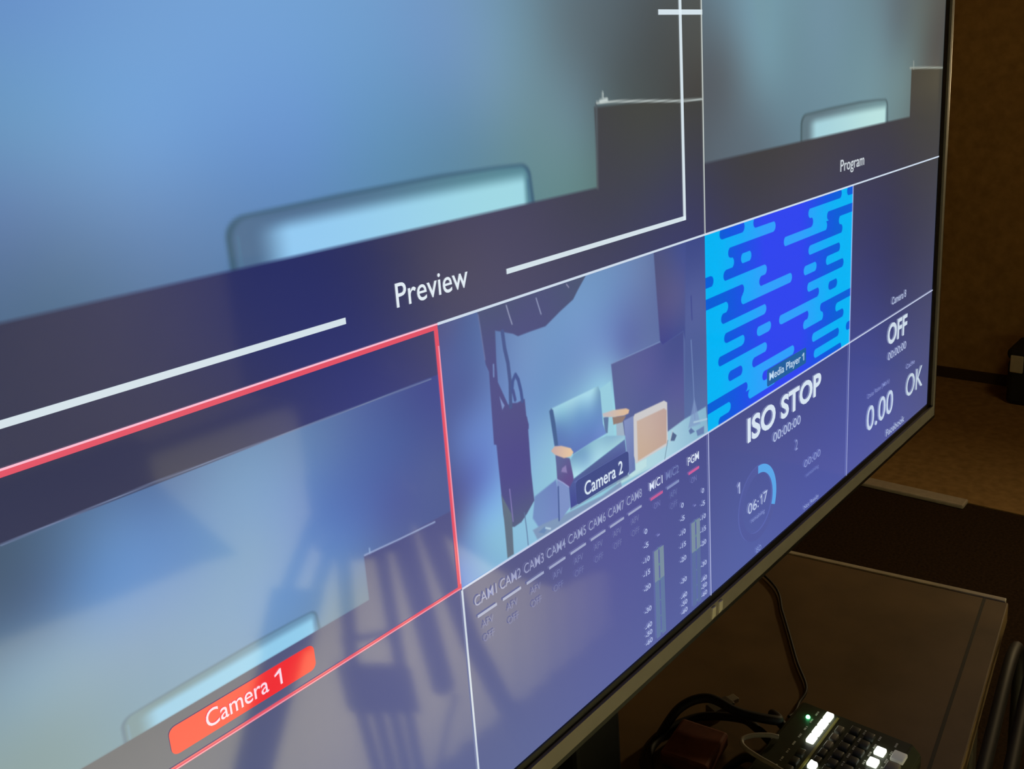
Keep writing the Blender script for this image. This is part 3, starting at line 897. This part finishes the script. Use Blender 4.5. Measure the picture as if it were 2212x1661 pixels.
# ------------------------------------------------------------------ cables and small things on the table
zc = ZT + 0.0032
o = obj('power_cord', tube(spline([(0.60, 0.300, zc), (0.535, 0.196, zc), (0.4748, 0.1524, 0.7080), (0.4253, 0.1181, 0.7080), (0.3707, 0.0809, 0.7080), (0.3264, 0.0476, 0.7080), (0.292, 0.042, zc), (0.262, 0.034, 0.716), (0.245, 0.0345, 0.720)]), 0.0019, 8), M_cable, None, True)
tag(o, 'thin dark cord running back from the switcher across bare tabletop', 'cable')
pts = [(0.225, 0.031, 0.720), (0.229, 0.048, 0.728), (0.2135, 0.0336, 0.7350), (0.1918, 0.0716, 0.7420), (0.1904, 0.1153, 0.7450), (0.1664, 0.1411, 0.7350), (0.1306, 0.1497, 0.7120), (0.0892, 0.1397, 0.7110), (0.02, 0.075, 0.7115)]
o = obj('video_cable', tube(spline(pts), 0.0058, 10), M_cable, None, True)
tag(o, 'thick black cable arching over the maroon box behind the switcher', 'cable')
pts = [(0.190, 0.031, 0.720), (0.195, 0.050, 0.726), (0.205, 0.080, 0.722), (0.188, 0.130, 0.712), (0.130, 0.152, 0.711), (0.080, 0.140, 0.711), (0.058, 0.095, 0.711), (0.040, 0.070, 0.711)]
o = obj('video_cable', tube(spline(pts), 0.0052, 10), M_cable, None, True)
tag(o, 'black cable lying low on the tabletop under the arching cable', 'cable')
pts = [(0.155, 0.031, 0.720), (0.152, 0.048, 0.715), (0.122, 0.056, 0.711), (0.080, 0.052, 0.711), (0.0, 0.047, 0.711)]
o = obj('video_cable', tube(spline(pts), 0.0052, 10), M_cable, None, True)
tag(o, 'black cable nearest to the television stand neck', 'cable')
pts = [(0.1812, 0.0168, 0.7400), (0.1750, 0.0267, 0.7420), (0.1622, 0.0409, 0.7430), (0.1489, 0.0471, 0.7430), (0.1403, 0.0396, 0.7420), (0.1361, 0.0189, 0.7410), (0.1348, 0.0023, 0.7400), (0.1322, -0.0168, 0.7390)]
o = obj('charging_cable', tube(spline(pts), 0.0028, 10), M_cablew, None, True)
tag(o, 'pale grey thin cable looped over the rear of the switcher', 'cable')
bm = box((0.098, 0.072, ZT), (0.168, 0.132, ZT + 0.020), 0.004, 2, math.radians(8))
o = obj('card_box', bm, M_maroon)
tag(o, 'small maroon box under the black cables behind the switcher', 'box')
pl = thing('cable_plug', (0.235, 0.112, ZT), 'small grey plug lying under the top of the arching black cable', 'plug')
obj('plug_shell', box((0.205, 0.108, ZT), (0.240, 0.126, ZT + 0.012), 0.002, 2, math.radians(-20)), M_greyp, pl)
obj('plug_tip', box((0.240, 0.106, ZT + 0.003), (0.252, 0.118, ZT + 0.009), 0.001, 2, math.radians(-20)), M_latch, pl)
def tf(x, y, z):
    v_ = CR + Matrix.Rotation(TA, 3, 'Z') @ Vector((x, y, 0))
    return (v_.x, v_.y, z)


for k in range(3):
    y = -0.018 - 0.026 * k
    z0 = 0.665 - 0.012 * k
    pts = [tf(0.06 + 0.03 * k, y, 0.0105), tf(0.035 + 0.02 * k, y, 0.28), tf(0.01, y, z0 - 0.08), tf(-0.10, y, z0 + 0.012), tf(-0.30, y, z0 + 0.018), tf(-0.52, y, z0 + 0.004), tf(-0.72, y, z0 - 0.05), tf(-0.83, y, z0 - 0.20), tf(-0.85, y, 0.0105)]
    o = obj('hanging_cable', tube(spline(pts), 0.0085, 10), M_cable, None, True)
    tag(o, ('black cable draped along the front edge of the table, closest to the tabletop',
            'black cable draped in front of the table, between two others',
            'black cable draped in front of the table, farthest from the tabletop')[k], 'cable', 'black cables along the table front')

# black case on the floor against the side wall
cs = thing('equipment_case', (3.62, 0.42, 0.004), 'black equipment case on the floor by the side wall', 'case')
obj('case_body', box((3.50, 0.16, 0.004), (3.715, 0.578, 0.20), 0.02, 3), M_case, cs)
obj('lid', box((3.495, 0.155, 0.202), (3.720, 0.583, 0.25), 0.02, 3), M_case, cs)
la = obj('latch', box((3.488, 0.515, 0.150), (3.502, 0.565, 0.225), 0.004), M_latch, cs)
la['label'] = 'pale latch'
obj('handle', tube(spline([(3.50, 0.28, 0.12), (3.47, 0.30, 0.125), (3.47, 0.42, 0.125), (3.50, 0.44, 0.12)]), 0.008, 8), M_case, cs, True)

# ------------------------------------------------------------------ what stands in front of the screen and shows as its reflection
bm = bmesh.new()
YC, N = -0.985, 420
x0c, x1c = -1.6, 1.165
xs = np.linspace(x0c, x1c, N)
ph = np.cumsum(0.9 + 0.35 * np.sin(xs * 3.1)) * (x1c - x0c) / N
off = 0.0042 * np.sin(ph * 2 * math.pi / 0.075) + 0.003 * np.sin(ph * 2 * math.pi / 0.19 + 1)
cols = []
for x, a in zip(xs, off):
    cols.append([bm.verts.new((x, YC + a * k, z)) for z, k in ((0.012, 1.0), (0.35, 0.9), (0.7, 0.75), (0.97, 0.5))])
for A, B in zip(cols, cols[1:]):
    for k in range(3):
        bm.faces.new((A[k], A[k + 1], B[k + 1], B[k]))
ct = thing('low_curtain', (0, YC, 0), 'pale pleated low curtain reflected in the lower part of the screen', 'curtain')
o = obj('cloth', bm, M_curtain, ct, True)
obj('rail', tube([(x0c - 0.03, YC, 0.975), (x1c + 0.02, YC, 0.975)], 0.012, 12), M_leg, ct, True)
for x in (x0c - 0.02, x1c + 0.012):
    obj('post', tube([(x, YC, 0.0), (x, YC, 0.98)], 0.012, 12), M_leg, ct, True)

# video tripod
tp = thing('tripod', (0.12, -0.68, 0), 'black twin tube camera tripod mirrored in the lower left of the screen', 'tripod')


def leg(a_l, a_r, b_l, b_r, foot, r=0.0105):
    """twin upper tubes a->b, a bracket at b, then the lower tubes down to the foot"""
    a_l, a_r, b_l, b_r, foot = map(Vector, (a_l, a_r, b_l, b_r, foot))
    bm = bmesh.new()
    add_tube(bm, [a_l, b_l], r)
    add_tube(bm, [a_r, b_r], r)
    c = (b_l + b_r) / 2
    o = obj('leg', bm, M_tri, tp, True)
    d = (foot - c).normalized()
    w = (b_r - b_l) / 2
    bm = bmesh.new()
    n = d.cross(w.normalized()) * 0.016
    ww = w * 1.22
    q = []
    for t in (-0.035, 0.045):
        for sx, sy in ((-1, -1), (1, -1), (1, 1), (-1, 1)):
            q.append(bm.verts.new(c + d * t + ww * sx + n * sy))
    for fc in ((0, 1, 2, 3), (7, 6, 5, 4), (0, 4, 5, 1), (1, 5, 6, 2), (2, 6, 7, 3), (3, 7, 4, 0)):
        bm.faces.new([q[k] for k in fc])
    obj('leg_clamp', bm, M_tri, o)
    bm = bmesh.new()
    for k in (-0.95, -0.32, 0.32, 0.95):
        add_tube(bm, [c + w * k + d * 0.03, foot + w * 0.55 * k - d * 0.03], 0.0085)
    obj('lower_tubes', bm, M_tri, o, True)
    bm = bmesh.new()
    bmesh.ops.create_uvsphere(bm, u_segments=12, v_segments=8, radius=0.026)
    for v_ in bm.verts:
        v_.co += foot + Vector((0, 0, 0.026)) - d * 0.0
    obj('rubber_foot', bm, M_tri, o, True)
    return o


leg((0.024, -0.660, 0.912), (0.068, -0.660, 0.893), (-0.080, -0.630, 0.818), (-0.030, -0.630, 0.792), (-0.50, -0.58, 0.0))
leg((0.046, -0.630, 0.904), (0.108, -0.630, 0.877), (0.010, -0.600, 0.667), (0.103, -0.600, 0.612), (0.09, -0.54, 0.0))
bm = tube([(0.199, -0.690, 0.838), (0.290, -0.720, 0.449)], 0.0215, 12)
lo_ = obj('leg', bm, M_tri, tp, True)
ft = Vector((0.62, -0.80, 0.0))
dd = (ft - Vector((0.376, -0.730, 0.496))).normalized()
bm = tube([(0.267, -0.700, 0.807), (0.376, -0.730, 0.496), tuple(ft - dd * 0.03)], 0.0200, 12)
obj('lower_tubes', bm, M_tri, lo_, True)
bm = bmesh.new()
bmesh.ops.create_uvsphere(bm, u_segments=12, v_segments=8, radius=0.026)
for v_ in bm.verts:
    v_.co += ft + Vector((0, 0, 0.026))
obj('rubber_foot', bm, M_tri, lo_, True)
bm = tube([(0.016, -0.620, 0.730), (0.111, -0.620, 0.694)], 0.005, 8)
obj('spreader', bm, M_tri, tp, True)
hub = Vector((0.106, -0.660, 0.908))
bm = bmesh.new()
add_tube(bm, [hub + Vector((0, 0, -0.06)), hub + Vector((0, 0, 0.05))], 0.075, 20)
obj('spider', bm, M_tri, tp, True)
bm = bmesh.new()
add_tube(bm, [hub + Vector((0, 0, 0.045)), hub + Vector((0, 0, 0.13))], 0.055, 20)
add_box(bm, hub + Vector((-0.06, -0.05, 0.12)), hub + Vector((0.06, 0.05, 0.165)), 0.01)
obj('fluid_head', bm, M_tri, tp)
bm = tube([hub + Vector((0.05, -0.03, 0.10)), hub + Vector((0.20, -0.10, -0.08))], 0.010, 10)
obj('pan_handle', bm, M_tri, tp, True)
vc_ = thing('video_camera', tuple(hub + Vector((0, 0, 0.165))), 'black video camera on the tripod seen only as a dark reflection', 'camera')
obj('camera_body', box(hub + Vector((-0.075, -0.16, 0.165)), hub + Vector((0.085, 0.10, 0.37)), 0.012), M_tri, vc_)
bm = tube([hub + Vector((0.0, 0.095, 0.27)), hub + Vector((0.0, 0.20, 0.27))], 0.052, 20)
obj('lens', bm, M_tri, vc_, True)
obj('top_handle', box(hub + Vector((-0.02, -0.10, 0.40)), hub + Vector((0.02, 0.08, 0.425)), 0.008), M_tri, vc_)
obj('handle_post', box(hub + Vector((-0.015, 0.05, 0.365)), hub + Vector((0.015, 0.08, 0.41)), 0.003), M_tri, vc_)
pts = [Vector((0.337, -0.740, 0.395)), Vector((0.302, -0.730, 0.360)), Vector((0.256, -0.720, 0.294)), Vector((0.16, -0.70, 0.2)), Vector((0.20, -0.69, 0.006)), Vector((0.45, -0.62, 0.006))]
o = obj('tripod_cable', tube(spline(pts), 0.005, 8), M_cable, None, True)
tag(o, 'thin black cable hanging beside the right tripod leg', 'cable')

# dark cloths hung over the rail of the curtain, mirrored as dark shapes


def drape(name, outline, label):
    """cloth with the given front outline, folded over the rail"""
    P = [Vector(p) for p in outline]
    xs_ = [p.x for p in P]
    bm = bmesh.new()
    f = [bm.verts.new((p.x, -0.955 + 0.004 * math.sin(p.x * 40), p.z)) for p in P]
    b = [bm.verts.new((p.x, -0.963 + 0.004 * math.sin(p.x * 40), p.z)) for p in P]
    bm.faces.new(f)
    bm.faces.new(b[::-1])
    for k in range(len(P)):
        bm.faces.new((f[k], b[k], b[(k + 1) % len(P)], f[(k + 1) % len(P)]))
    xa, xb = min(xs_), max(p.x for p in P if p.z > 0.9)
    add_box(bm, (xa, -1.018, 0.988), (xb, -0.953, 0.998), 0.003)
    add_box(bm, (xa, -1.018, 0.93), (xb, -1.010, 0.992), 0.003)
    o = obj(name, bm, M_case)
    return tag(o, label, 'cloth')


drape('hung_cloth', [(-1.2, -0.955, 0.992), (-1.2, -0.955, 0.80), (-0.322, -0.955, 0.787), (-0.154, -0.955, 0.771), (-0.002, -0.955, 0.762), (0.059, -0.955, 0.751), (-0.059, -0.955, 0.931), (-0.061, -0.955, 0.992)],
      'dark cloth hung on the curtain rail, mirrored at the left edge of the screen')
drape('hung_cloth', [(0.22, -0.955, 0.992), (0.226, -0.955, 0.746), (0.354, -0.955, 0.701), (0.531, -0.955, 0.584), (0.734, -0.955, 0.382), (0.916, -0.955, 0.260), (1.051, -0.955, 0.237), (1.175, -0.955, 0.198), (1.16, -0.955, 0.992)],
      'dark cloth hung on the curtain rail, mirrored behind the tripod')
